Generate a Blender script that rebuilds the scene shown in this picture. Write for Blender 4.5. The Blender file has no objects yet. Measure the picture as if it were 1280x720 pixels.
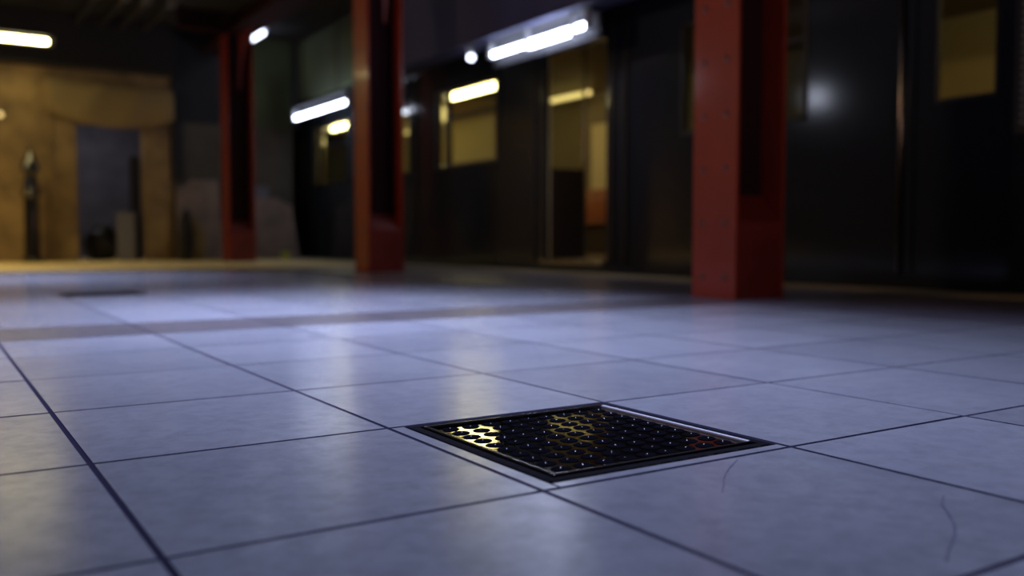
import bpy, bmesh, math, random
from mathutils import Vector, Matrix
R = random.Random(7)
S = bpy.context.scene
C = S.collection
PI = math.pi

# ------------------------------------------------------------------ materials
def mat(name, col, rough=.5, metal=0., emit=None, es=0., spec=.5, noise=None, bump=None, rvar=None, coat=0.):
    """noise=(scale, second colour, contrast) mottles the paint; bump=(scale, strength); rvar=(scale, lo, hi) roughness."""
    m = bpy.data.materials.new(name); m.use_nodes = True
    nt = m.node_tree; b = nt.nodes['Principled BSDF']; L = nt.links.new
    b.inputs['Base Color'].default_value = (*col, 1)
    b.inputs['Roughness'].default_value = rough
    b.inputs['Metallic'].default_value = metal
    b.inputs['Specular IOR Level'].default_value = spec
    b.inputs['Coat Weight'].default_value = coat
    b.inputs['Coat Roughness'].default_value = .12
    if emit:
        b.inputs['Emission Color'].default_value = (*emit, 1)
        b.inputs['Emission Strength'].default_value = es
    if noise or bump or rvar:
        tc = nt.nodes.new('ShaderNodeTexCoord')
    def nz(scale, detail=5):
        n = nt.nodes.new('ShaderNodeTexNoise'); n.inputs['Scale'].default_value = scale
        n.inputs['Detail'].default_value = detail; n.inputs['Roughness'].default_value = .6
        L(tc.outputs['Object'], n.inputs['Vector']); return n
    if noise:
        n = nz(noise[0])
        r = nt.nodes.new('ShaderNodeValToRGB')
        r.color_ramp.elements[0].position = .5 - noise[2]; r.color_ramp.elements[1].position = .5 + noise[2]
        r.color_ramp.elements[0].color = (*noise[1], 1); r.color_ramp.elements[1].color = (*col, 1)
        L(n.outputs['Fac'], r.inputs['Fac']); L(r.outputs['Color'], b.inputs['Base Color'])
    if bump:
        n = nz(bump[0], 6); bp = nt.nodes.new('ShaderNodeBump')
        bp.inputs['Strength'].default_value = bump[1]; bp.inputs['Distance'].default_value = .01
        L(n.outputs['Fac'], bp.inputs['Height']); L(bp.outputs['Normal'], b.inputs['Normal'])
    if rvar:
        n = nz(rvar[0]); mr = nt.nodes.new('ShaderNodeMapRange')
        mr.inputs['From Min'].default_value = .35; mr.inputs['From Max'].default_value = .65
        mr.inputs['To Min'].default_value = rvar[1]; mr.inputs['To Max'].default_value = rvar[2]
        L(n.outputs['Fac'], mr.inputs['Value']); L(mr.outputs['Result'], b.inputs['Roughness'])
    return m

def tile_mat(name, col, col2, rlo, rhi, spec=.5):
    m = bpy.data.materials.new(name); m.use_nodes = True
    nt = m.node_tree; N = nt.nodes; L = nt.links.new; b = N['Principled BSDF']
    geo = N.new('ShaderNodeNewGeometry'); tc = N.new('ShaderNodeTexCoord')
    def noise(s, d=6, r=.6, sc=None):
        n = N.new('ShaderNodeTexNoise'); n.inputs['Scale'].default_value = s
        n.inputs['Detail'].default_value = d; n.inputs['Roughness'].default_value = r
        if sc:
            mp = N.new('ShaderNodeMapping'); mp.inputs['Scale'].default_value = sc
            L(tc.outputs['Object'], mp.inputs['Vector']); L(mp.outputs['Vector'], n.inputs['Vector'])
        else: L(tc.outputs['Object'], n.inputs['Vector'])
        return n
    def mix(a, bb, fac, mode='MIX'):
        x = N.new('ShaderNodeMix'); x.data_type = 'RGBA'; x.blend_type = mode
        for i, v in ((6, a), (7, bb)):
            if isinstance(v, tuple): x.inputs[i].default_value = (*v, 1)
            else: L(v, x.inputs[i])
        if isinstance(fac, float): x.inputs[0].default_value = fac
        else: L(fac, x.inputs[0])
        return x.outputs[2]
    def rng(v, a, bb, c, d):
        x = N.new('ShaderNodeMapRange'); L(v, x.inputs['Value'])
        for k, q in zip(('From Min', 'From Max', 'To Min', 'To Max'), (a, bb, c, d)): x.inputs[k].default_value = q
        return x.outputs['Result']
    n1 = noise(3.0); n2 = noise(22.0, 8, .7); n3 = noise(220, 3); n4 = noise(9, 7, .65)
    c = mix(col, col2, rng(n1.outputs['Fac'], .38, .66, 0, 1))
    c = mix(c, tuple(v * .66 for v in col2), rng(n2.outputs['Fac'], .42, .72, 0, .8))
    c = mix(c, tuple(min(1, v * 1.35) for v in col), rng(n4.outputs['Fac'], .6, .8, 0, .2))
    rp = rng(geo.outputs['Random Per Island'], 0, 1, .86, 1.08)
    cm = N.new('ShaderNodeCombineColor'); [L(rp, cm.inputs[i]) for i in range(3)]
    c = mix(c, cm.outputs['Color'], 1.0, 'MULTIPLY')
    L(c, b.inputs['Base Color'])
    L(rng(n2.outputs['Fac'], .35, .7, rlo, rhi), b.inputs['Roughness'])
    b.inputs['Specular IOR Level'].default_value = spec
    bp = N.new('ShaderNodeBump'); bp.inputs['Strength'].default_value = .10; bp.inputs['Distance'].default_value = .002
    ad = N.new('ShaderNodeMath'); ad.operation = 'ADD'
    ns = noise(60, 5, .7); L(n3.outputs['Fac'], ad.inputs[0]); L(ns.outputs['Fac'], ad.inputs[1])
    L(ad.outputs[0], bp.inputs['Height']); L(bp.outputs['Normal'], b.inputs['Normal'])
    return m

def glass_mat(name, tint=(1, 1, 1)):
    m = bpy.data.materials.new(name); m.use_nodes = True
    nt = m.node_tree; N = nt.nodes; L = nt.links.new
    N.remove(N['Principled BSDF'])
    t = N.new('ShaderNodeBsdfTransparent'); t.inputs['Color'].default_value = (*tint, 1)
    g = N.new('ShaderNodeBsdfGlossy'); g.inputs['Roughness'].default_value = .06
    lw = N.new('ShaderNodeLayerWeight'); lw.inputs['Blend'].default_value = .5
    pw = N.new('ShaderNodeMath'); pw.operation = 'POWER'; pw.inputs[1].default_value = 5; L(lw.outputs['Facing'], pw.inputs[0])
    f = N.new('ShaderNodeMath'); f.operation = 'MULTIPLY_ADD'; f.inputs[1].default_value = .9; f.inputs[2].default_value = .04; L(pw.outputs[0], f.inputs[0])
    x = N.new('ShaderNodeMixShader'); L(f.outputs[0], x.inputs[0]); L(t.outputs[0], x.inputs[1]); L(g.outputs[0], x.inputs[2])
    L(x.outputs[0], N['Material Output'].inputs['Surface'])
    return m

def emis(name, col, st):
    return mat(name, (.8, .8, .8), .4, emit=col, es=st)

COOL = (.74, .80, 1.0); WARM = (1.0, .80, .30)
M = dict(
    tile=tile_mat('glazed_floor_tile', (.345, .355, .395), (.295, .305, .355), .15, .27, 1.0),
    band=tile_mat('worn_brown_floor_tile', (.125, .110, .115), (.095, .085, .095), .26, .42),
    edge_tile=tile_mat('dull_dark_floor_tile', (.20, .185, .235), (.16, .15, .19), .26, .42),
    grout=mat('dark_grout', (.034, .031, .058), .9, spec=.0, bump=(90, .3)),
    slab=mat('pale_yellow_floor', (.85, .70, .36), .8, noise=(6, (.62, .50, .25), .2), bump=(25, .4)),
    yellow=mat('worn_yellow_paint', (.52, .44, .22), .65, noise=(14, (.25, .22, .15), .18), bump=(40, .3)),
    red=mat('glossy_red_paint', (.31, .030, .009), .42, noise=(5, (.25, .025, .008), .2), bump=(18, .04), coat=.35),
    red_dark=mat('shaded_red_paint', (.22, .028, .022), .45, noise=(7, (.15, .02, .016), .2), bump=(18, .15)),  # shaded copy of the column red, for brackets, boots and base plates
    rivet=mat('worn_rivet_paint', (.13, .065, .06), .35),
    black=mat('black_train_paint', (.020, .025, .032), .11, spec=.4),
    frame=mat('dark_rubber_frame', (.010, .010, .012), .45),
    chrome=mat('brushed_steel', (.34, .33, .32), .22, 1.),
    iron=mat('wet_black_cast_iron', (.20, .195, .20), .05, 1., bump=(30, .012)),
    cell=mat('matt_black_iron', (.005, .005, .008), .7, spec=.0),
    edge=mat('painted_glint_edge', (.62, .62, .70), .5, .4),  # paler steel for one rim side, imitating its glint
    gloss=mat('polished_black_enamel', (.01, .01, .012), .16, spec=.8, coat=1.),
    rail=mat('dull_steel_rail', (.12, .115, .11), .13, 1.),
    crate=mat('grey_crate_board', (.24, .23, .26), .8),
    rim=mat('worn_dark_steel', (.10, .10, .13), .28, .9, bump=(40, .05)),
    grime=mat('black_mortar', (.005, .005, .008), .8, spec=.08, bump=(60, .6)),
    rust=mat('rusty_iron', (.05, .022, .02), .5, noise=(20, (.02, .014, .018), .2)),
    wall=mat('grimy_tan_plaster', (.42, .285, .13), .85, noise=(2.3, (.20, .135, .07), .14), bump=(14, .5)),
    wall_grey=mat('grimy_grey_plaster', (.10, .09, .075), .85, noise=(2.2, (.06, .055, .05), .2), bump=(14, .5)),
    wall_green=mat('greenish_plaster', (.085, .11, .05), .9, noise=(1.5, (.05, .065, .035), .2), bump=(9, .5)),
    dark=mat('black_concrete', (.020, .021, .028), .9, bump=(9, .5)),
    soffit=mat('purple_grey_paint', (.055, .062, .15), .8, noise=(2, (.042, .048, .115), .2), bump=(10, .3)),
    blue_grey=mat('blue_grey_concrete', (.20, .20, .26), .85, noise=(3, (.12, .12, .16), .2), bump=(10, .4)),
    pipe=mat('grey_conduit', (.09, .09, .10), .4, .6),
    housing=mat('enamel_housing', (.30, .31, .34), .4),
    cream=mat('cream_train_lining', (.62, .52, .30), .5),
    tan=mat('dim_tan_train_panel', (.17, .13, .07), .55),  # dimmed stand-in for the cream lining where the car should look darker
    brown=mat('dark_brown_laminate', (.040, .026, .020), .5),
    girder=mat('dark_red_paint', (.03, .011, .014), .95, spec=.1),
    seat=mat('orange_seat_plastic', (.30, .09, .035), .4),
    cfloor=mat('car_floor_vinyl', (.28, .19, .09), .45, noise=(30, (.3, .2, .1), .2)),
    post=mat('glossy_black_enamel', (.008, .008, .010), .16, coat=.8, bump=(8, .1)),
    wood=mat('weathered_plywood', (.32, .24, .21), .8, noise=(2.5, (.13, .10, .09), .2), bump=(30, .4)),
    sack=mat('ochre_burlap', (.22, .15, .055), .9, bump=(60, .8)),
    cloth=mat('dirty_tan_canvas', (.30, .215, .10), .9, bump=(20, .5)),
    lime=mat('yellow_green_plastic', (.52, .55, .06), .4),
    glass=glass_mat('clear_glass', (.86, .88, .82)),
    e_cool=emis('cool_white_tube', COOL, 19),
    e_warm=emis('warm_yellow_tube', (1., .84, .36), 22),
    e_car=emis('yellow_white_car_tube', (1., .86, .42), 22),
    e_lamp=emis('amber_marker_lamp', (1., .74, .24), 1.5),
    e_dot=emis('small_cool_lamp', COOL, 7),
    e_bulb=emis('small_amber_bulb', (1., .70, .25), 1.2),
    e_blob=emis('ceiling_lamp_glow', COOL, 8),
)

# ------------------------------------------------------------------ mesh helpers
def B(): return bmesh.new()
def box(bm, x0, x1, y0, y1, z0, z1, bev=0., mi=0):
    t = bmesh.new(); bmesh.ops.create_cube(t, size=1)
    for v in t.verts:
        v.co = Vector(((x0+x1)/2 + v.co.x*(x1-x0), (y0+y1)/2 + v.co.y*(y1-y0), (z0+z1)/2 + v.co.z*(z1-z0)))
    if bev: bmesh.ops.bevel(t, geom=t.edges[:], offset=bev, segments=2, affect='EDGES', profile=.6)
    merge(bm, t, mi); return bm
def merge(bm, t, mi=0):
    me = bpy.data.meshes.new('tmp'); t.to_mesh(me); t.free()
    n = len(bm.faces); bm.from_mesh(me); bpy.data.meshes.remove(me)
    bm.faces.ensure_lookup_table()
    for f in bm.faces[n:]: f.material_index = mi
def cyl(bm, p, q, r, r2=None, seg=20, caps=True):
    p, q = Vector(p), Vector(q); d = q-p
    t = bmesh.new(); bmesh.ops.create_cone(t, cap_ends=caps, segments=seg, radius1=r, radius2=r if r2 is None else r2, depth=d.length)
    rot = Vector((0, 0, 1)).rotation_difference(d.normalized()).to_matrix().to_4x4()
    bmesh.ops.transform(t, matrix=Matrix.Translation((p+q)/2) @ rot, verts=t.verts); merge(bm, t); return bm
def capsule(bm, p, q, r, seg=16):
    cyl(bm, p, q, r, seg=seg, caps=False)
    for c in (p, q):
        t = bmesh.new(); bmesh.ops.create_uvsphere(t, u_segments=seg, v_segments=10, radius=r)
        bmesh.ops.translate(t, vec=Vector(c), verts=t.verts); merge(bm, t)
    return bm
def lathe(bm, prof, c=(0, 0), seg=32):
    rings = []
    for r, z in prof:
        rings.append([bm.verts.new((c[0]+r*math.cos(2*PI*k/seg), c[1]+r*math.sin(2*PI*k/seg), z)) for k in range(seg)])
    for a, b_ in zip(rings, rings[1:]):
        for k in range(seg): bm.faces.new((a[k], a[(k+1) % seg], b_[(k+1) % seg], b_[k]))
    bm.faces.new(rings[0][::-1]); bm.faces.new(rings[-1]); return bm
def prism(bm, pts, axis, a, b_):
    """extrude a 2-D outline along an axis; outline in the other two axes in order"""
    def co(p, t):
        l = list(p); l.insert(axis, t); return l
    lo = [bm.verts.new(co(p, a)) for p in pts]; hi = [bm.verts.new(co(p, b_)) for p in pts]
    bm.faces.new(lo); bm.faces.new(hi[::-1]); n = len(pts)
    for k in range(n): bm.faces.new((lo[k], hi[k], hi[(k+1) % n], lo[(k+1) % n]))
    bmesh.ops.recalc_face_normals(bm, faces=bm.faces[:]); return bm
def obj(name, bm, mats, parent=None, smooth=False, label=None):
    me = bpy.data.meshes.new(name); bm.to_mesh(me); bm.free()
    for m in (mats if isinstance(mats, (list, tuple)) else [mats]): me.materials.append(m)
    if smooth:
        for p in me.polygons: p.use_smooth = True
        me.set_sharp_from_angle(angle=math.radians(35))
    o = bpy.data.objects.new(name, me); C.objects.link(o)
    if parent is not None: o.parent = parent; o.matrix_parent_inverse = Matrix.Identity(4)
    if label: o['label'] = label
    return o
def origin(o, loc):
    """put a mesh's origin at its base (mesh data shifted the other way)"""
    o.data.transform(Matrix.Translation(-Vector(loc))); o.location = loc; return o
def thing(name, label, cat, loc=(0, 0, 0), rz=0., group=None):
    o = bpy.data.objects.new(name, None); C.objects.link(o); o.empty_display_size = .1
    o.location = loc; o.rotation_euler = (0, 0, rz); o['label'] = label; o['category'] = cat
    if group: o['group'] = group
    return o
def tag(o, label, cat, group=None):
    o['label'] = label; o['category'] = cat
    if group: o['group'] = group
    return o
def struct(name, bm, m, label, parent=None, smooth=False):
    o = obj(name, bm, m, parent, smooth); o['kind'] = 'structure'
    if label: o['label'] = label
    return o
def dup(root, loc, label, group=None):
    r = root.copy(); C.objects.link(r); r.location = loc; r['label'] = label
    if group: r['group'] = group
    for ch in list(root.children):
        c = ch.copy(); C.objects.link(c); c.parent = r
        for g in ch.children:
            d = g.copy(); C.objects.link(d); d.parent = c
    return r

# ================================================================== SETTING
T = .45          # tile size
EDGE = 4.95      # platform edge
END = 13.0       # end wall
CEIL = 3.32
# ---- tiled floor
DR = (1, 0)      # tile cell of the near drain
FD = (1, 10)     # cell of the far drain
bm = B()
def tile(bm, x0, x1, y0, y1, mi):
    g = .0032; bv = .0010; dz = R.uniform(-.0002, .0002)
    tx, ty = R.uniform(-.0002, .0002), R.uniform(-.0002, .0002)
    cx, cy = (x0+x1)/2, (y0+y1)/2
    def ring(i, z):
        out = []
        for x, y in ((x0+i, y0+i), (x1-i, y0+i), (x1-i, y1-i), (x0+i, y1-i)):
            out.append(bm.verts.new((x, y, z + dz + (x-cx)*tx/T*2 + (y-cy)*ty/T*2)))
        return out
    a = ring(g, -.010); b_ = ring(g, -bv); d = ring(g+bv*.35, -bv*.3); c = ring(g+bv, 0)
    for p, q in ((a, b_), (b_, d), (d, c)):
        for k in range(4):
            f = bm.faces.new((p[k], p[(k+1) % 4], q[(k+1) % 4], q[k])); f.material_index = 3
    f = bm.faces.new(c); f.material_index = mi
for i in range(-8, 10):
    for j in range(-5, 20):
        x0, y0 = i*T, j*T
        mi = 2 if i >= 7 else (1 if j in (5,) else 0)
        if (i, j) == FD: continue
        if (i, j) == DR:
            tile(bm, x0, x0+.030, y0, y0+T, 0)
            tile(bm, x0+.030-.0044, x0+T, y0, y0+.027, 0)
            continue
        tile(bm, x0, x0+T, y0, y0+T, mi)
floor = struct('floor', bm, [M['tile'], M['band'], M['edge_tile'], M['grout']], 'grey blue glazed square floor tiles with thin dark joints and a brown cross band')
bm = B()   # bed under the tiles, with the two drain pits left open
def bed(x0, x1, y0, y1, z0=-.30, z1=-.0011): box(bm, x0, x1, y0, y1, z0, z1)
DX0, DX1, DY0, DY1 = .480, .8955, .027, .4455
FX0, FX1, FY0, FY1 = .45, .90, 4.5, 4.95
bed(-3.6, DX0, -2.25, 9.0); bed(DX1+.002, 4.5, -2.25, 9.0)
bed(DX0, DX1+.002, -2.25, DY0); bed(DX0, DX1+.002, DY1+.002, FY0); bed(DX0, DX1+.002, FY0, FY1, -.3, -.05); bed(DX0, DX1+.002, FY1, 9.0)
bed(DX0, DX1+.002, DY0, DY1+.002, -.3, -.06)
struct('floor_bed', bm, M['grout'], None)
bm = B(); box(bm, -3.6, 4.5, 9.0, END+.02, -.3, .002)
struct('floor_bare', bm, M['slab'], 'bare tan concrete floor in front of the end wall')
# platform edge: worn yellow strip with raised bumps along its length
bm = B(); box(bm, 4.5, EDGE, -2.25, END+2.5, -.35, .003, .006)
for k in range(0, 150):
    for q in range(5):
        x = 4.56+q*.08; y = -1.0+k*.10
        t = bmesh.new(); bmesh.ops.create_cone(t, cap_ends=True, segments=8, radius1=.016, radius2=.010, depth=.005)
        bmesh.ops.translate(t, vec=(x, y, .0050), verts=t.verts); merge(bm, t)
struct('trim_1', bm, M['yellow'], 'dull yellow bumpy strip along the platform edge')
bm = B(); box(bm, EDGE-.5, EDGE, -2.25, 16, -1.3, -.35); struct('platform_face', bm, M['dark'], None)
bm = B(); box(bm, EDGE, 10, -2.25, 18, -1.35, -1.25); struct('floor_trackbed', bm, M['dark'], None)
# hairline crack in the near right tile
def curve_ribbon(pts, w, z=.0007):
    bm = B(); prev = None
    for k, (x, y) in enumerate(pts):
        a = pts[max(0, k-1)]; b_ = pts[min(len(pts)-1, k+1)]
        d = Vector((b_[0]-a[0], b_[1]-a[1])).normalized(); n = Vector((-d.y, d.x))*w*(.4+R.random()*.8)
        cur = (bm.verts.new((x-n.x, y-n.y, z)), bm.verts.new((x+n.x, y+n.y, z)))
        if prev: bm.faces.new((prev[0], cur[0], cur[1], prev[1]))
        prev = cur
    return bm
M['crack'] = mat('tile_hairline_stain', (.15, .14, .19), .4)
crk = [(0.846, -0.28), (0.806, -0.303), (0.781, -0.328), (0.745, -0.357), (0.709, -0.379), (0.674, -0.395), (0.639, -0.414)]
crk2 = [(0.771, -0.015), (0.728, -0.042), (0.682, -0.077), (0.634, -0.123)]

# ---- walls, ceiling
bm = B()
box(bm, -3.6, 1.66, END, END+.25, -.02, 2.62); box(bm, 1.66, 2.54, END, END+.25, 1.90, 2.62); box(bm, 2.54, 2.92, END, END+.25, -.02, 2.62)
box(bm, 1.30, 1.36, END-.05, END, 0, 2.55, .012)      # upright batten beside the opening
box(bm, 1.36, 1.655, END-.022, END, 0, 1.86, .008)
box(bm, 2.545, 2.86, END-.022, END, 0, 1.86, .008)
struct('wall_back', bm, M['wall'], 'grimy tan end wall with a dark opening')
bm = B(); box(bm, 2.92, 4.82, END, END+.25, -.02, 2.0); 
struct('wall_back_grey', bm, M['wall_grey'], None)
bm = B(); box(bm, 2.90, 3.06, END-.05, END, 1.15, 2.62, .01); struct('trim_2', bm, M['dark'], 'dark upright strip painted for a shaded slit in the end wall')  # flat dark strip stands in for the shade of a recessed slit
bm = B(); box(bm, 4.80, 4.92, 9.32, END, 2.42, CEIL, .01); struct('trim_3', bm, M['wall_green'], 'greenish fascia above the far end of the train')
bm = B(); box(bm, 2.92, 3.7, END-.012, END, 2.0, CEIL); struct('wall_back_dark', bm, M['dark'], None)  # flat dark sheet over the left part of the green wall
bm = B(); box(bm, 2.92, 4.82, END+.001, END+.26, 2.0, CEIL); struct('wall_back_green', bm, M['wall_green'], None)
bm = B(); box(bm, -3.6, 2.92, END-.28, END+.25, 2.62, CEIL, .01); struct('wall_back_girder', bm, M['dark'], None)
# passage behind the opening
bm = B()
box(bm, .9, 3.3, END+2.6, END+2.75, -.02, 2.6); box(bm, .8, .9, END+.25, END+2.75, -.02, 2.6); box(bm, 3.2, 3.3, END+.25, END+2.6, -.02, 2.6)
box(bm, 1.92, 1.99, END+2.5, END+2.6, 0, 2.5, .01)
struct('wall_passage', bm, M['blue_grey'], None)
bm = B(); box(bm, .8, 3.3, END+.02, END+2.75, -.2, .001); struct('floor_passage', bm, M['slab'], None)
bm = B(); box(bm, .8, 3.3, END+.25, END+2.75, 2.6, 2.7); struct('ceiling_passage', bm, M['dark'], None)
bm = B(); box(bm, -3.75, -3.6, -2.4, END+.25, -.3, CEIL); struct('wall_left', bm, M['dark'], None)
bm = B(); box(bm, -3.75, 10, -2.4, -2.25, -1.3, CEIL+.4); struct('wall_rear', bm, M['dark'], None)
bm = B(); box(bm, 9.0, 9.2, -2.4, 18, -1.3, CEIL+.4); struct('wall_track', bm, M['dark'], None)
bm = B(); box(bm, 4.82, 9.2, 17.8, 18, -1.3, CEIL+.4); box(bm, 4.70, 4.82, END, 18, -1.3, CEIL); struct('wall_tunnel', bm, M['dark'], None)
bm = B(); box(bm, -3.75, 9.2, -2.4, 18, CEIL, CEIL+.2); struct('ceiling', bm, M['dark'], 'sooty dark ceiling')
# painted downstand beam over the platform edge
bm = B(); box(bm, 4.36, 4.62, -2.25, 9.3, 2.20, CEIL, .012); struct('ceiling_edge_beam', bm, M['soffit'], None)
# red girders of the ceiling: one along the column row, one across at each column
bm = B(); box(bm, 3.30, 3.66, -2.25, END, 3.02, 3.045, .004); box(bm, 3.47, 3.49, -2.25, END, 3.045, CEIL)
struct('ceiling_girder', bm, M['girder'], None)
for y in (2.42, 6.98, 11.54):
    bm = B(); box(bm, 2.72, 3.30, y+.02, y+.28, 3.06, 3.08, .004); box(bm, 2.72, 3.30, y+.14, y+.16, 3.08, CEIL)
    struct('ceiling_girder', bm, M['girder'], None)

# ================================================================== COLUMNS
rv = B()
t = bmesh.new(); bmesh.ops.create_uvsphere(t, u_segments=14, v_segments=8, radius=.0175)
for v in t.verts: v.co.x *= .62
merge(rv, t); rv_me = bpy.data.meshes.new('rivet'); rv.to_mesh(rv_me); rv.free(); rv_me.materials.append(M['rivet'])
for p in rv_me.polygons: p.use_smooth = True
def make_column(label):
    r = thing('steel_column', label, 'column', (3.30, 2.42, 0), 0, 'red steel columns along the platform')
    W, D, Hh, th = .36, .31, 3.02, .022
    bm = B(); box(bm, 0, th, 0, D, 0, Hh, .003); fl = obj('flange', bm, M['red'], r)
    bm = B(); box(bm, W-th, W, 0, D, 0, Hh, .003); obj('flange', bm, M['red'], r)
    bm = B(); box(bm, th, W-th, D/2-.009, D/2+.009, 0, Hh); obj('web', bm, M['girder'], r)  # web painted near-black, imitating the shade inside the recess
    for s in (0, 1):    # sloped boot plate closing the foot of each recess
        bm = B(); y0, y1 = (.004, D/2-.009) if s == 0 else (D-.004, D/2+.009)
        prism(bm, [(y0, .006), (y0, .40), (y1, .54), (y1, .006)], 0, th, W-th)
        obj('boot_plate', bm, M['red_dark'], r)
        bm = B()
        for z in (.10, .30): 
            for x in (.09, .27):
                t = bmesh.new(); bmesh.ops.create_uvsphere(t, u_segments=10, v_segments=6, radius=.011)
                bmesh.ops.translate(t, vec=(x, y0, z), verts=t.verts); merge(bm, t)
        bm.free()
    bm = B(); box(bm, -.012, W+.012, -.012, D+.012, 0, .007, .002); obj('base_plate', bm, M['red_dark'], r)
    for sgn in (-1, 1):  # curved knee bracket up to the girder
        pts = []; yb = D if sgn > 0 else 0
        n = 10
        pts.append((yb, 3.02))
        for k in range(n+1):
            a = k/n*PI/2
            pts.append((yb+sgn*(.62-.62*math.sin(a)), 3.0-.70*(1-math.cos(a))) )
        pts = [pts[0]] + [p for p in pts[1:]]
        bm = B(); prism(bm, pts, 0, W/2-.012, W/2+.012); obj('knee_bracket', bm, M['red_dark'], r)
    for k in range(11):
        for y in (.075, .235):
            o = bpy.data.objects.new('rivet', rv_me); C.objects.link(o); o.parent = r
            o.location = (-.001, y, .115+.278*k)
    return r
c0 = make_column('nearest red riveted steel column, rising from the end of the brown tile band')
dup(c0, (3.30, 6.98, 0), 'middle red steel column, standing between the first and second lit train windows and the white lamps')
dup(c0, (3.30, 11.54, 0), 'farthest and smallest red steel column, standing before the grimy end wall')

# ================================================================== DRAINS
def make_drain():
    r = thing('drain_cover', 'glossy black square drain cover with rows of round studs, set in the near tiles', 'drain cover', ((DX0+DX1)/2, (DY0+DY1)/2, 0), 0)
    w = .2035
    bm = B()   # outer frame
    for (a, b_, c, d) in ((-w, w, -w, -w+.012), (-w, w, w-.012, w), (-w, -w+.012, -w+.012, w-.012), (w-.012, w, -w+.012, w-.012)):
        box(bm, a, b_, c, d, -.058, .0006, .0012)
    obj('outer_frame', bm, M['grime'], r)
    bm = B(); i = w-.017
    for (a, b_, c, d) in ((-i, i, -i, -i+.006), (-i, i, i-.006, i), (-i, -i+.006, -i+.006, i-.006)):
        box(bm, a, b_, c, d, -.058, .0030, .0022)
    obj('inner_rim', bm, M['chrome'], r, label='right side of the rim, glint put into its pale colour')
    obj('inner_rim', box(B(), i-.007, i, -i+.006, i-.006, -.058, .0030, .0022), M['edge'], r, label='right side of the rim, glint put into its pale colour')
    # lid: a gently uneven wet plate
    i -= .008; n = 60; bm = B(); vs = []
    for a in range(n+1):
        row = []
        for b_ in range(n+1):
            x, y = -i+2*i*a/n, -i+2*i*b_/n
            row.append(bm.verts.new((x, y, -.0014 + .00007*math.sin(x*31+1.3)*math.cos(y*27) + .00003*math.sin(x*67+y*50))))
        vs.append(row)
    for a in range(n):
        for b_ in range(n): bm.faces.new((vs[a][b_], vs[a+1][b_], vs[a+1][b_+1], vs[a][b_+1]))
    box(bm, -i, i, -i, i, -.02, -.004)
    plate = obj('lid', bm, M['iron'], r, smooth=True)
    # round studs (surface pattern): low matt disc with a small steel tip added for the glint
    nx, ny = 9, 10; px, py = (2*i-.014)/nx, (2*i-.012)/ny
    bm = B(); tips = B()
    for a in range(nx):
        for b_ in range(ny):
            xx, yy = -i+.007+px*(a+.5), -i+.006+py*(b_+.5)
            t = bmesh.new(); lathe(t, [(1.0, -.0045), (.99, -.0009), (.86, .0001), (.70, .0002), (.60, -.0006), (.3, -.0009)], (0, 0), 20)
            for v in t.verts: v.co.x *= px*.40; v.co.y *= py*.385
            bmesh.ops.translate(t, vec=(xx, yy, 0), verts=t.verts); merge(bm, t)
            lathe(tips, [(.0015, -.0012), (.0014, .0003), (.0009, .0008), (.0003, .0010)], (xx+R.uniform(-.002, .002), yy+R.uniform(-.002, .002)), 8)
    obj('stud_pattern', bm, M['cell'], r, smooth=True)
    obj('stud_tips', tips, M['chrome'], r, smooth=True, label='bright steel tips added for glints on the studs')['kind'] = 'stuff'
    # ragged black mortar squeezed out round the frame
    bm = B(); n = 90; prev = None
    for k in range(n+1):
        x = -w+2*w*k/n; e = .0035+.0045*max(0, math.sin(k*1.15)+.5*math.sin(k*.53+1))*(.6+.6*R.random())*(1 if k > 26 else .4)
        a = bm.verts.new((x, -w, .0009)); b_ = bm.verts.new((x, -w-e, .0004))
        if prev: bm.faces.new((prev[0], prev[1], b_, a))
        prev = (a, b_)
    prev = None
    for k in range(n+1):
        y = -w+2*w*k/n; e = .0032+.0012*R.random()
        a = bm.verts.new((-w, y, .0009)); b_ = bm.verts.new((-w-e, y, .0004))
        if prev: bm.faces.new((prev[0], a, b_, prev[1]))
        prev = (a, b_)
    obj('mortar_joint', bm, M['grime'], r)
    return r
dr = make_drain()
# far drain / dark hatch
fr = thing('drain_cover', 'dark rusty square hatch far back on the left, level with the tiles', 'drain cover', (.675, 4.725, 0))
bm = B(); box(bm, -.222, .222, -.222, .222, -.048, -.004, .002)
obj('lid', bm, M['grime'], fr)
bm = B()
for (a, b_, c, d) in ((-.222, .222, -.222, -.20), (-.222, .222, .20, .222), (-.222, -.20, -.20, .20), (.20, .222, -.20, .20)):
    box(bm, a, b_, c, d, -.05, .002, .0015)
obj('outer_frame', bm, M['rust'], fr)

# ================================================================== TRAIN
XT = 5.0
tr = thing('subway_car', 'long black subway train car with yellow lit windows beside the platform', 'train', (XT, 0, 0))
Y0, Y1 = -1.2, 15.6
ZF = .11
doorsC = {'open': [6.10], 'closed': [10.0, 14.05]}
wins = [(3.40, 4.66), (7.46, 8.84), (11.50, 12.90)]
opens = [(5.62, 6.60, ZF, 2.10), (1.98, 2.58, ZF, 2.10), (9.50, 10.50, ZF, 2.10), (13.55, 14.55, ZF, 2.10)]
opens += [(a, b_, 1.13, 2.03) for a, b_ in wins]; opens.sort()
TH = .06
bm = B(); y = Y0
for a, b_, z0, z1 in opens:
    box(bm, 0, TH, y, a, -.95, 2.38)
    box(bm, 0, TH, a, b_, -.95, z0); box(bm, 0, TH, a, b_, z1, 2.38)
    y = b_
box(bm, 0, TH, y, Y1, -.95, 2.38)
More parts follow.
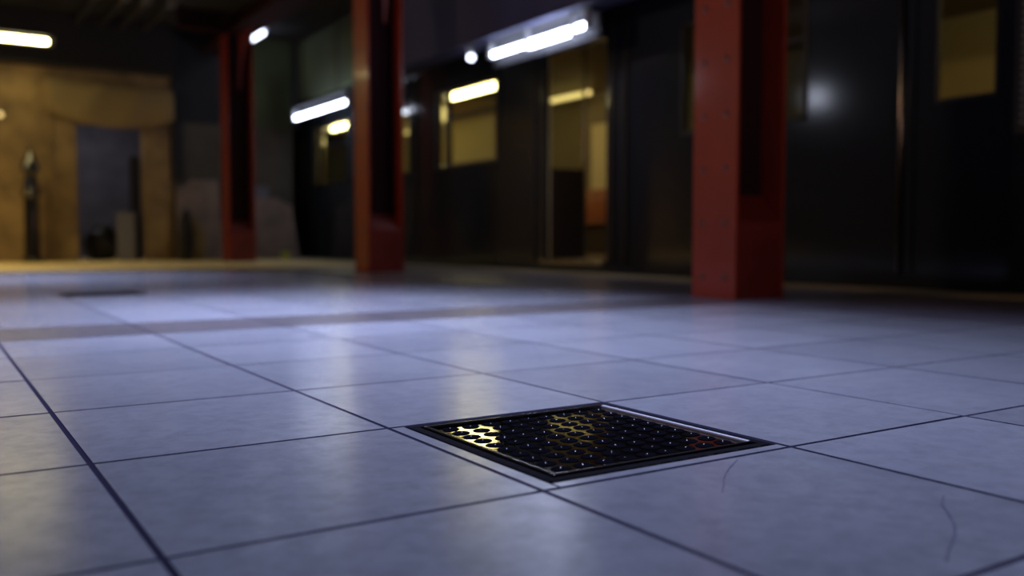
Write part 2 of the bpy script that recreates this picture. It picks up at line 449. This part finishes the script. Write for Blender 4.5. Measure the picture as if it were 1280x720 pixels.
# curved roof, far side, ends, under-floor
roof = [(0, 2.38), (.05, 2.55), (.2, 2.72), (.55, 2.86), (1.32, 2.92), (2.1, 2.86), (2.45, 2.72), (2.6, 2.55), (2.65, 2.38)]
inn = [(2.59, 2.38), (2.54, 2.52), (2.4, 2.66), (2.05, 2.79), (1.32, 2.85), (.6, 2.79), (.25, 2.66), (.11, 2.52), (.06, 2.38)]
prism(bm, roof+inn, 1, Y0, Y1)
box(bm, 2.59, 2.65, Y0, Y1, -.95, 2.38)
box(bm, TH, 2.59, Y0, Y0+.06, -.95, 2.38); box(bm, TH, 2.59, Y1-.06, Y1, -.95, 2.38)
for zz in (-.02, .06):   # shallow belt ribs low on the side
    box(bm, -.006, 0, Y0, 5.28, zz, zz+.02, .003); box(bm, -.006, 0, 6.76, Y1, zz, zz+.02, .003)
body = obj('body', bm, M['black'], tr)
# side skin panel seams and drip rail
bm = B(); box(bm, -.03, 0, Y0, Y1, 2.30, 2.335, .008); obj('drip_rail', bm, M['black'], tr)
bm = B(); box(bm, TH, 2.59, Y0, Y1, ZF-.08, ZF, 0); obj('floor_deck', bm, M['cfloor'], tr)
obj('inner_ceiling', box(B(), TH+.02, 2.57, Y0+.1, 10.2, 2.26, 2.29), M['tan'], tr)  # tan and cream lengths put uneven lamplight into the ceiling and far lining
obj('inner_ceiling', box(B(), TH+.02, 2.57, 10.2, Y1-.1, 2.26, 2.29), M['cream'], tr)
obj('far_lining', box(B(), 2.55, 2.585, 11.0, Y1-.1, ZF, 2.26), M['cream'], tr)
obj('far_lining', box(B(), 2.55, 2.585, 5.2, 11.0, ZF, 2.26), M['tan'], tr)
obj('far_lining', box(B(), 2.55, 2.585, Y0+.1, 5.2, ZF, 2.26), M['cream'], tr)
obj('cream_panel', box(B(), 2.535, 2.548, 8.78, 9.14, .95, 1.85, .004), M['cream'], tr)  # plain cream panel set on the tan lining
for a in (7.2,):   # far side windows, dark behind
    bm = B(); box(bm, 2.535, 2.55, a, a+1.5, 1.15, 1.95, .004); obj('far_window', bm, M['tan'], tr)
for i_, a in enumerate((3.1, 7.2, 11.3)):
    bm = B(); box(bm, 2.52, 2.548, a-.2, a+1.7, 2.0, 2.2, .005); obj('advert_rail', bm, M['tan' if a == 7.2 else 'cream'], tr)
# near side lining strips between the openings
bm = B(); y = Y0+.1
for a, b_, z0, z1 in opens:
    box(bm, TH, TH+.02, y, a, ZF, 2.26); box(bm, TH, TH+.02, a, b_, z1, 2.26)
    if z0 > .5: box(bm, TH, TH+.02, a, b_, ZF, z0)
    y = b_
box(bm, TH, TH+.02, y, Y1-.1, ZF, 2.26); obj('near_lining', bm, M['cream'], tr)
def window(a, b_, z0, z1, mull, trans):
    f = B(); w = .035
    box(f, -.012, .05, a, b_, z0, z0+w, .006); box(f, -.012, .05, a, b_, z1-w, z1, .006)
    box(f, -.012, .05, a, a+w, z0, z1, .006); box(f, -.012, .05, b_-w, b_, z0, z1, .006)
    if mull: box(f, -.008, .04, mull-.028, mull+.028, z0, z1, .004)
    if trans: box(f, -.006, .035, a, mull or b_, trans-.02, trans+.02, .004)
    fo = obj('window_frame', f, M['frame'], tr)
    g = B(); box(g, .012, .018, a+w, b_-w, z0+w, z1-w); obj('pane', g, M['glass'], fo)
for a, b_ in wins: window(a, b_, 1.13, 2.03, b_-.29, 1.70)
def leaf(a, b_, wa, wb, z0=1.13, z1=2.0):
    bm = B()
    box(bm, .015, .045, a, b_, ZF, z0); box(bm, .015, .045, a, b_, z1, 2.10)
    box(bm, .015, .045, a, wa, z0, z1); box(bm, .015, .045, wb, b_, z0, z1)
    l = obj('door', bm, M['black'], tr)
    bm = B(); w = .022
    box(bm, .006, .03, wa, wb, z0, z0+w, .005); box(bm, .006, .03, wa, wb, z1-w, z1, .005)
    box(bm, .006, .03, wa, wa+w, z0, z1, .005); box(bm, .006, .03, wb-w, wb, z0, z1, .005); obj('glazing_bead', bm, M['frame'], l)
    bm = B(); box(bm, .026, .032, wa, wb, z0, z1); obj('pane', bm, M['glass'], l)
leaf(1.98, 2.58, 2.06, 2.45)
leaf(9.50, 9.995, 9.57, 9.93); leaf(10.005, 10.50, 10.07, 10.43)
leaf(13.55, 14.045, 13.62, 13.98); leaf(14.055, 14.55, 14.12, 14.48)
leaf(6.605, 6.70, 6.64, 6.66)
# jamb rails beside the doorways
for y, mm in ((2.66, 'rail'), (6.74, 'frame'), (5.33, 'frame'), (5.52, 'frame'), (9.40, 'frame')):
    bm = B(); capsule(bm, (-.020, y, .10), (-.020, y, 2.20), .013, 14)
    for z in (.14, 1.1, 2.15): box(bm, -.02, 0, y-.012, y+.012, z-.02, z+.02, .003)
    obj('jamb_rail', bm, M[mm], tr, smooth=True)
bm = B(); box(bm, -.05, .03, 5.60, 6.62, ZF-.04, ZF-.002, .004); obj('door_sill', bm, M['chrome'], tr)
# louvre panel at the right-hand end
lv = B(); box(lv, -.008, 0, 1.66, 1.96, .90, 2.1, .003); lv = obj('louvre_panel', lv, M['frame'], tr)
bm = B()
for k in range(26):
    for q in range(4):
        cyl(bm, (-.018, 1.71+q*.065, .96+k*.043), (-.008, 1.71+q*.065, .96+k*.043), .010, seg=10)
s_ = obj('stud_pattern', bm, M['housing'], lv, smooth=True); s_['kind'] = 'stuff'
# interior: tubes, screens, seats, poles
for k, y in enumerate((.35, 4.43, 8.50, 12.56)):
    if k == 1: continue
    bm = B(); capsule(bm, (.65, y, 2.135), (.65, y+1.15, 2.135), .036); obj('ceiling_tube', bm, M['e_car'], tr, smooth=True)
    bm = B(); box(bm, .55, .75, y-.08, y+1.23, 2.185, 2.26, .01); obj('tube_housing', bm, M['cream'], tr)
    bm = B(); capsule(bm, (2.0, y, 2.16), (2.0, y+1.15, 2.16), .03); obj('ceiling_tube', bm, M['e_lamp'], tr, smooth=True)
for y in (9.24, 13.3):
    bm = B(); capsule(bm, (.30, y, 1.79), (.30, y, 1.90), .035); obj('marker_lamp', bm, M['e_lamp'], tr, smooth=True)
    bm = B(); capsule(bm, (.30, y, 1.20), (.30, y+.04, 1.20), .028); obj('marker_lamp', bm, M['e_lamp'], tr, smooth=True)
    bm = B(); cyl(bm, (.34, y, ZF), (.34, y, 2.26), .017); obj('grab_pole', bm, M['chrome'], tr, smooth=True)
for y in (6.72, 5.46):   # draught screens beside the doorway, brown below and glass above
    bm = B(); box(bm, .085, .58, y, y+.03, ZF, 1.02, .006); s = obj('draught_screen', bm, M['brown'], tr)
    bm = B(); box(bm, .085, .58, y+.01, y+.016, 1.02, 1.95); obj('screen_glass', bm, M['glass'], s)
    bm = B(); cyl(bm, (.60, y+.015, ZF), (.60, y+.015, 2.26), .019); obj('grab_pole', bm, M['chrome'], tr, smooth=True)
for (y0, y1) in ((2.68, 5.42), (6.78, 9.35), (10.6, 13.4)):
    for side in (0, 1):
        bm = B()
        x0, x1 = (.09, .54) if side == 0 else (2.08, 2.53)
        box(bm, x0, x1, y0, y1, .50, .55, .02)
        xb = (.085, .13) if side == 0 else (2.50, 2.545)
        box(bm, *xb, y0, y1, .55, .98, .015)
        obj('bench_seat', bm, M['seat'], tr, smooth=True)
        bm = B(); box(bm, x0+.08, x1-.08, y0+.05, y1-.05, ZF, .50); obj('bench_base', bm, M['brown'], tr)

# ================================================================== LAMPS
# twin white strip lamps under the edge beam
def strip(label, y0, y1, second=None):
    r = thing('strip_lamp', label, 'lamp', (4.49, (y0+y1)/2, 2.20), 0, 'white strip lamps under the edge beam')
    h = (y1-y0)/2; cy = (y0+y1)/2
    bm = B(); prism(bm, [(-.05, 0), (.05, 0), (.085, -.06), (.085, -.235), (.075, -.235), (.075, -.06), (.04, -.012), (-.05, -.012)] if y0 < 9 else [(-.05, 0), (.05, 0), (.05, -.012), (-.05, -.012)], 1, -h-.12, h+.12)  # train-side skirt added to block the tube's reflection on the train
    obj('shield_plate', bm, M['dark'], r)
    bm = B(); capsule(bm, (0.01, -h, -.125), (0.01, h, -.125), .024); obj('tube', bm, M['e_cool'], r, smooth=True)
    for s in (-1, 1): obj('tube_holder', box(B(), -.02, .04, s*(h+.05)-.02, s*(h+.05)+.02, -.16, -.01, .006), M['housing'], r)
    if y0 > 9:
        for s in (-1, 1): obj('hanger', cyl(B(), (0, s*h*.7, -.005), (0, s*h*.7, CEIL-2.2), .008), M['dark'], r)
    if second:
        a, b_ = second
        bm = B(); capsule(bm, (-.045, a-cy, -.172), (-.045, b_-cy, -.172), .022); obj('tube', bm, M['e_cool'], r, smooth=True)
        for yy in (a-cy-.04, b_-cy+.04): obj('tube_holder', box(B(), -.06, -.03, yy-.012, yy+.012, -.20, -.01, .004), M['housing'], r)
    return r
strip('nearest white strip lamp, twin tubes above the train doorway', 5.28, 6.72, (5.42, 6.02))
strip('distant white strip lamp left of the middle column, above the far train windows', 10.35, 12.25)
# small round lamp
r = thing('bulkhead_lamp', 'small round white lamp under the beam above a lit train window', 'lamp', (4.49, 7.14, 2.20))
bm = B(); lathe(bm, [(.05, 0), (.05, -.02), (.02, -.045), (.02, -.06)][::-1]); obj('housing', bm, M['housing'], r, smooth=True)
bm = B(); t = bmesh.new(); bmesh.ops.create_uvsphere(t, u_segments=18, v_segments=12, radius=.034); bmesh.ops.translate(t, vec=(0, 0, -.085), verts=t.verts); merge(bm, t)
obj('globe', bm, M['e_dot'], r, smooth=True)
# ceiling lamp right of the farthest column
r = thing('ceiling_lamp', 'small white ceiling lamp beside the top of the farthest column', 'lamp', (3.97, 12.35, CEIL))
bm = B(); box(bm, -.08, .08, -.30, .30, -.06, 0, .01); obj('housing', bm, M['housing'], r)
bm = B(); capsule(bm, (0, -.24, -.10), (0, .24, -.10), .040); obj('tube', bm, M['e_blob'], r, smooth=True)
# warm tube before the end wall, hood added to keep its light off the upper wall
r = thing('fluorescent_tube', 'warm yellow fluorescent tube with an added dark hood at the upper left', 'lamp', (0.33, 11.8, 2.72))
bm = B(); capsule(bm, (-.95, 0, 0), (.855, 0, 0), .032); obj('tube', bm, M['e_warm'], r, smooth=True)
bm = B(); prism(bm, [(-.10, .055), (-.05, .075), (.05, .075), (.16, -.03), (.17, -.02), (.06, .09), (-.05, .09), (-.11, .065)], 0, -1.05, .96)  # back lip lowered to cut the light on the wall above
obj('hood', bm, M['dark'], r)
for x in (-.7, .7): obj('hanger', cyl(B(), (x, 0, .08), (x, 0, CEIL-2.72), .008), M['dark'], r)
for x in (-1.0, .90): obj('tube_holder', box(B(), x-.012, x+.012, -.02, .02, -.035, .08, .004), M['dark'], r)
# overhead louvred strip lights of the platform (above the frame)
AL = []
def overhead(x, y, w, l, power, label, col=(.57, .64, 1.0), spread=120):
    r = thing('overhead_light', label, 'lamp', (x, y, CEIL-.002), 0, 'overhead lights of the platform')
    bm = B(); box(bm, -w/2-.03, w/2+.03, -l/2-.03, l/2+.03, -.10, 0, .01); obj('housing', bm, M['housing'], r)
    li = bpy.data.lights.new('overhead_light_glow', 'AREA'); li.shape = 'RECTANGLE'; li.size = w; li.size_y = l
    li.energy = power; li.color = col; li.spread = math.radians(spread)
    o = bpy.data.objects.new('glow', li); C.objects.link(o); o.parent = r; o.location = (0, 0, -.103)
overhead(1.3, .8, .5, 1.5, 32, 'overhead light above the near drain cover', spread=80)
overhead(1.0, 2.9, .5, 1.8, 76, 'overhead light above the middle of the tiled floor', spread=76)
overhead(.4, 7.2, .5, 1.5, 40, 'overhead light above the far drain cover', spread=72)
overhead(-1.1, 10.7, .4, 1.2, 60, 'added warm overhead light, out of view at the left, brightening the pale floor', (1., .74, .30), 120)  # added beyond the left of the view to brighten the pale floor
# round cool lamp on the left wall, and an added warm one nearer
r = thing('wall_lamp', 'round white lamp high on the left wall', 'lamp', (-3.6, 10.34, 2.87))
obj('housing', cyl(B(), (0, 0, 0), (.04, 0, 0), .23, seg=32), M['housing'], r, smooth=True)
li = bpy.data.lights.new('wall_lamp_glow', 'AREA'); li.shape = 'DISK'; li.size = .34; li.energy = 8; li.color = COOL
o = bpy.data.objects.new('glow', li); C.objects.link(o); o.parent = r; o.location = (.043, 0, 0); o.rotation_euler = (0, -PI/2, 0)
r = thing('wall_lamp', 'added warm rectangular lamp, out of view on the left wall, lighting the columns', 'lamp', (-3.6, 4.6, 2.4))  # unseen lamp added to warm the columns' left faces
obj('housing', box(B(), 0, .05, -.45, .45, -.15, .15, .01), M['housing'], r)
li = bpy.data.lights.new('added_warm_glow', 'AREA'); li.shape = 'RECTANGLE'; li.size = .25; li.size_y = .8; li.energy = 25; li.color = (1, .60, .34); li.spread = math.radians(110)
o = bpy.data.objects.new('glow', li); C.objects.link(o); o.parent = r; o.location = (.053, 0, 0); o.rotation_euler = (0, -PI/2, 0)
r = thing('wall_lamp', 'added small reddish lamp, out of view on the rear wall, lighting the column feet', 'lamp', (3.0, -2.25, 1.6))  # unseen lamp added to lift the plates at the column feet
obj('housing', cyl(B(), (0, 0, 0), (0, .04, 0), .16, seg=32), M['housing'], r, smooth=True)
li = bpy.data.lights.new('added_rear_glow', 'AREA'); li.shape = 'DISK'; li.size = .28; li.energy = 3.2; li.color = (1, .6, .45); li.spread = math.radians(70)
o = bpy.data.objects.new('glow', li); C.objects.link(o); o.parent = r; o.location = (0, .043, 0); o.rotation_euler = (PI/2, 0, 0)
# dim bluish lamp in the passage
r = thing('passage_lamp', 'dim bluish lamp on the ceiling of the passage', 'lamp', (2.0, END+1.3, 2.6))
bm = B(); box(bm, -.2, .2, -.1, .1, -.05, 0, .01); obj('housing', bm, M['housing'], r)
li = bpy.data.lights.new('passage_glow', 'AREA'); li.size = .2; li.energy = 6; li.color = (1, .93, .95)
o = bpy.data.objects.new('glow', li); C.objects.link(o); o.parent = r; o.location = (0, 0, -.052)

# ================================================================== THINGS BY THE END WALL
for x, l in ((1.66, 'leftmost'), (1.96, 'second from the left'), (2.21, 'third from the left'), (2.50, 'rightmost')):
    bm = B(); cyl(bm, (0, -2.2-5, 0), (0, END-.29-5, 0), .035, seg=14)
    o = obj('ceiling_pipe', bm, M['pipe'], smooth=True); o.location = (x, 5, 3.19)
    tag(o, 'grey pipe running along the dark ceiling, %s of four' % l, 'pipe', 'pipes along the ceiling')
    for y in (-6, -3, 0, 3, 6): obj('pipe_clamp', box(B(), -.045, .045, y-.02, y+.02, -.04, CEIL-3.19, .004), M['housing'], o)
# glossy black post
bm = B(); lathe(bm, [(.125, 0), (.125, .05), (.10, .08), (.092, .40), (.086, .9), (.082, .94), (.09, .96), (.092, 1.0), (.082, 1.06), (.066, 1.10), (.070, 1.16), (.10, 1.20)], (0, 0), 32)
o = obj('standpipe', bm, M['post'], smooth=True); o.location = (1.06, 12.72, 0)
obj('pointed_head', lathe(B(), [(.09, 1.19), (.122, 1.215), (.120, 1.25), (.101, 1.295), (.079, 1.34), (.055, 1.39), (.031, 1.44), (.012, 1.49), (.003, 1.53)], (0, 0), 32), M['gloss'], o, smooth=True)
obj('collar', lathe(B(), [(.07, .83), (.100, .86), (.115, .905), (.109, .935), (.094, .962), (.07, .985)], (0, 0), 32), M['gloss'], o, smooth=True)
tag(o, 'glossy black standpipe with a pointed head before the tan wall at far left', 'post')
# wall bulb
r = thing('wall_bulb', 'small amber bulb on the tan wall at the left edge', 'lamp', (.75, END, 1.93))
bm = B(); cyl(bm, (0, 0, 0), (0, -.05, 0), .03); obj('socket', bm, M['dark'], r)
bm = B(); t = bmesh.new(); bmesh.ops.create_uvsphere(t, u_segments=16, v_segments=10, radius=.035); bmesh.ops.translate(t, vec=(0, -.075, 0), verts=t.verts); merge(bm, t)
obj('bulb', bm, M['e_bulb'], r, smooth=True)
# sagging canvas over the opening
bm = B(); n = 40; g = []
for a in range(n+1):
    u = a/n; x = 1.30+1.62*u
    low = 2.03-.17*math.sin(PI*min(1, u*1.0))**.8-.03*u
    row = []
    for k in range(13):
        v = k/12; z = 2.46-.05*u+(low-2.46+.05*u)*v
        row.append(bm.verts.new((x, END-.10-.05*math.sin(PI*v)-.018*math.sin(u*19+v*3), z)))
    g.append(row)
for a in range(n):
    for k in range(12): bm.faces.new((g[a][k], g[a+1][k], g[a+1][k+1], g[a][k+1]))
o = obj('canvas_sheet', bm, M['cloth'], smooth=True)
md = o.modifiers.new('thick', 'SOLIDIFY'); md.thickness = .012
origin(o, (2.1, END-.03, 2.0)); tag(o, 'dirty tan canvas sheet sagging over the dark opening in the end wall', 'sheet')
# things in the opening
bm = B(); box(bm, 2.40, 2.53, END+.30, END+.42, 0, 1.50, .01); o = obj('upright_plank', bm, M['frame']); origin(o, (2.46, END+.36, 0))
tag(o, 'tall black plank upright at the right of the dark opening', 'plank')
bm = B(); box(bm, 2.19, 2.41, END+.08, END+.30, 0, .66, .012); o = obj('crate', bm, M['crate']); origin(o, (2.3, END+.19, 0))
bm = B(); box(bm, -.115, .115, -.115, .115, .66, .69, .008); obj('lid', bm, M['crate'], o)
tag(o, 'narrow grey crate standing on end in the dark opening', 'crate')
def lump(name, m, loc, sx, sy, sz, seed, label, cat, flat=.0):
    rr = random.Random(seed); ph = [(rr.uniform(2, 6), rr.uniform(2, 6), rr.uniform(2, 6), rr.uniform(0, 6)) for _ in range(5)]
    t = bmesh.new(); bmesh.ops.create_icosphere(t, subdivisions=5, radius=1)
    for v in t.verts:
        d = 1+sum(.05*math.sin(a*v.co.x+b_*v.co.y+c*v.co.z+e) for a, b_, c, e in ph)
        v.co *= d; z = v.co.z
        v.co = Vector((v.co.x*sx, v.co.y*sy, max(0, (z+.75)*sz/1.75)))
    o = obj(name, t, m, smooth=True); o.location = loc; return tag(o, label, cat)
lump('rubble_bag', M['frame'], (2.02, END+.45, 0), .20, .17, .50, 3, 'slumped black bag on the ground in the dark opening', 'bag')
sk = lump('burlap_sack', M['sack'], (3.12, END-.30, 0), .15, .13, .55, 5, 'ochre burlap sack leaning low against the grey boards', 'sack')
bm = B(); cyl(bm, (0, 0, .53), (.01, 0, .60), .035, .05); obj('tied_neck', bm, M['sack'], sk, smooth=True)
lump('rubble_bag', M['frame'], (2.98, END-.50, .0), .10, .08, .74, 9, 'tall thin black bag standing upright before the ochre burlap sack', 'bag')
# boards leaning on the end wall
def board(outline, y, label, m='wood'):
    bm = B(); prism(bm, outline, 1, -.012, .012)
    o = obj('plywood_board', bm, M[m]); o.location = (0, y, 0.004); o.rotation_euler = (math.radians(-4), 0, 0)
    xs = sum(p[0] for p in outline)/len(outline)
    o.data.transform(Matrix.Translation((-xs, 0, 0))); o.location.x = xs
    return tag(o, label, 'board', 'plywood boards by the end wall')
board([(2.92, 0), (2.95, 1.04), (3.08, 1.10), (3.15, 1.17), (3.55, 1.17), (3.60, 0)], END-.12, 'greyish plywood board with a chipped top corner, left of the farthest column')
board([(3.62, 0), (3.62, 1.12), (4.30, 1.10), (4.30, 0)], END-.11, 'lilac grey plywood board, right behind the farthest column', 'blue_grey')
board([(3.95, 0), (3.98, .93), (4.42, .92), (4.64, .80), (4.74, 0)], END-.17, 'brown plywood board with a sloping right corner, beside the far end of the train')
# yellow bucket
r = thing('bucket', 'small yellow green bucket on the floor at the foot of the brown board', 'bucket', (4.42, 12.55, 0.002))
bm = B(); lathe(bm, [(.055, 0), (.072, .11), (.078, .115), (.078, .122), (.068, .122), (.050, .01)], (0, 0), 24); obj('pail', bm, M['lime'], r, smooth=True)
bm = B(); pts = [(.074*math.cos(a), 0, .10+.085*math.sin(a)) for a in [k*PI/12 for k in range(13)]]
for p, q in zip(pts, pts[1:]): cyl(bm, p, q, .004, seg=8)
obj('handle', bm, M['chrome'], r, smooth=True)

# hairline crack
def dense(p):
    return [(a[0]+(b_[0]-a[0])*k/5+R.uniform(-.0008, .0008), a[1]+(b_[1]-a[1])*k/5+R.uniform(-.0008, .0008)) for a, b_ in zip(p, p[1:]) for k in range(5)]+[p[-1]]
struct('floor_crack', curve_ribbon(dense(crk), .0016), M['crack'], None)
struct('floor_crack', curve_ribbon(dense(crk2), .0012), M['crack'], None)

# ================================================================== CAMERA, WORLD, VIEW
cam = bpy.data.cameras.new('camera'); co = bpy.data.objects.new('camera', cam); C.objects.link(co); S.camera = co
co.location = (-.1911, -.9300, .3111)
co.rotation_euler = (PI/2-.0530032, 0, -.569346)
cam.sensor_width = 36; cam.lens = 1156.7025/1280*36
cam.dof.use_dof = True; cam.dof.focus_distance = 1.50; cam.dof.aperture_fstop = 1.9
cam.clip_start = .02
w = bpy.data.worlds.new('world'); S.world = w; w.use_nodes = True
w.node_tree.nodes['Background'].inputs['Color'].default_value = (.35, .42, 1, 1)
w.node_tree.nodes['Background'].inputs['Strength'].default_value = .006
S.view_settings.view_transform = 'Standard'; S.view_settings.look = 'None'
S.view_settings.exposure = 0; S.view_settings.gamma = 1; S.view_settings.use_curve_mapping = False
S.cycles.use_denoising = True
S.cycles.sample_clamp_indirect = 4
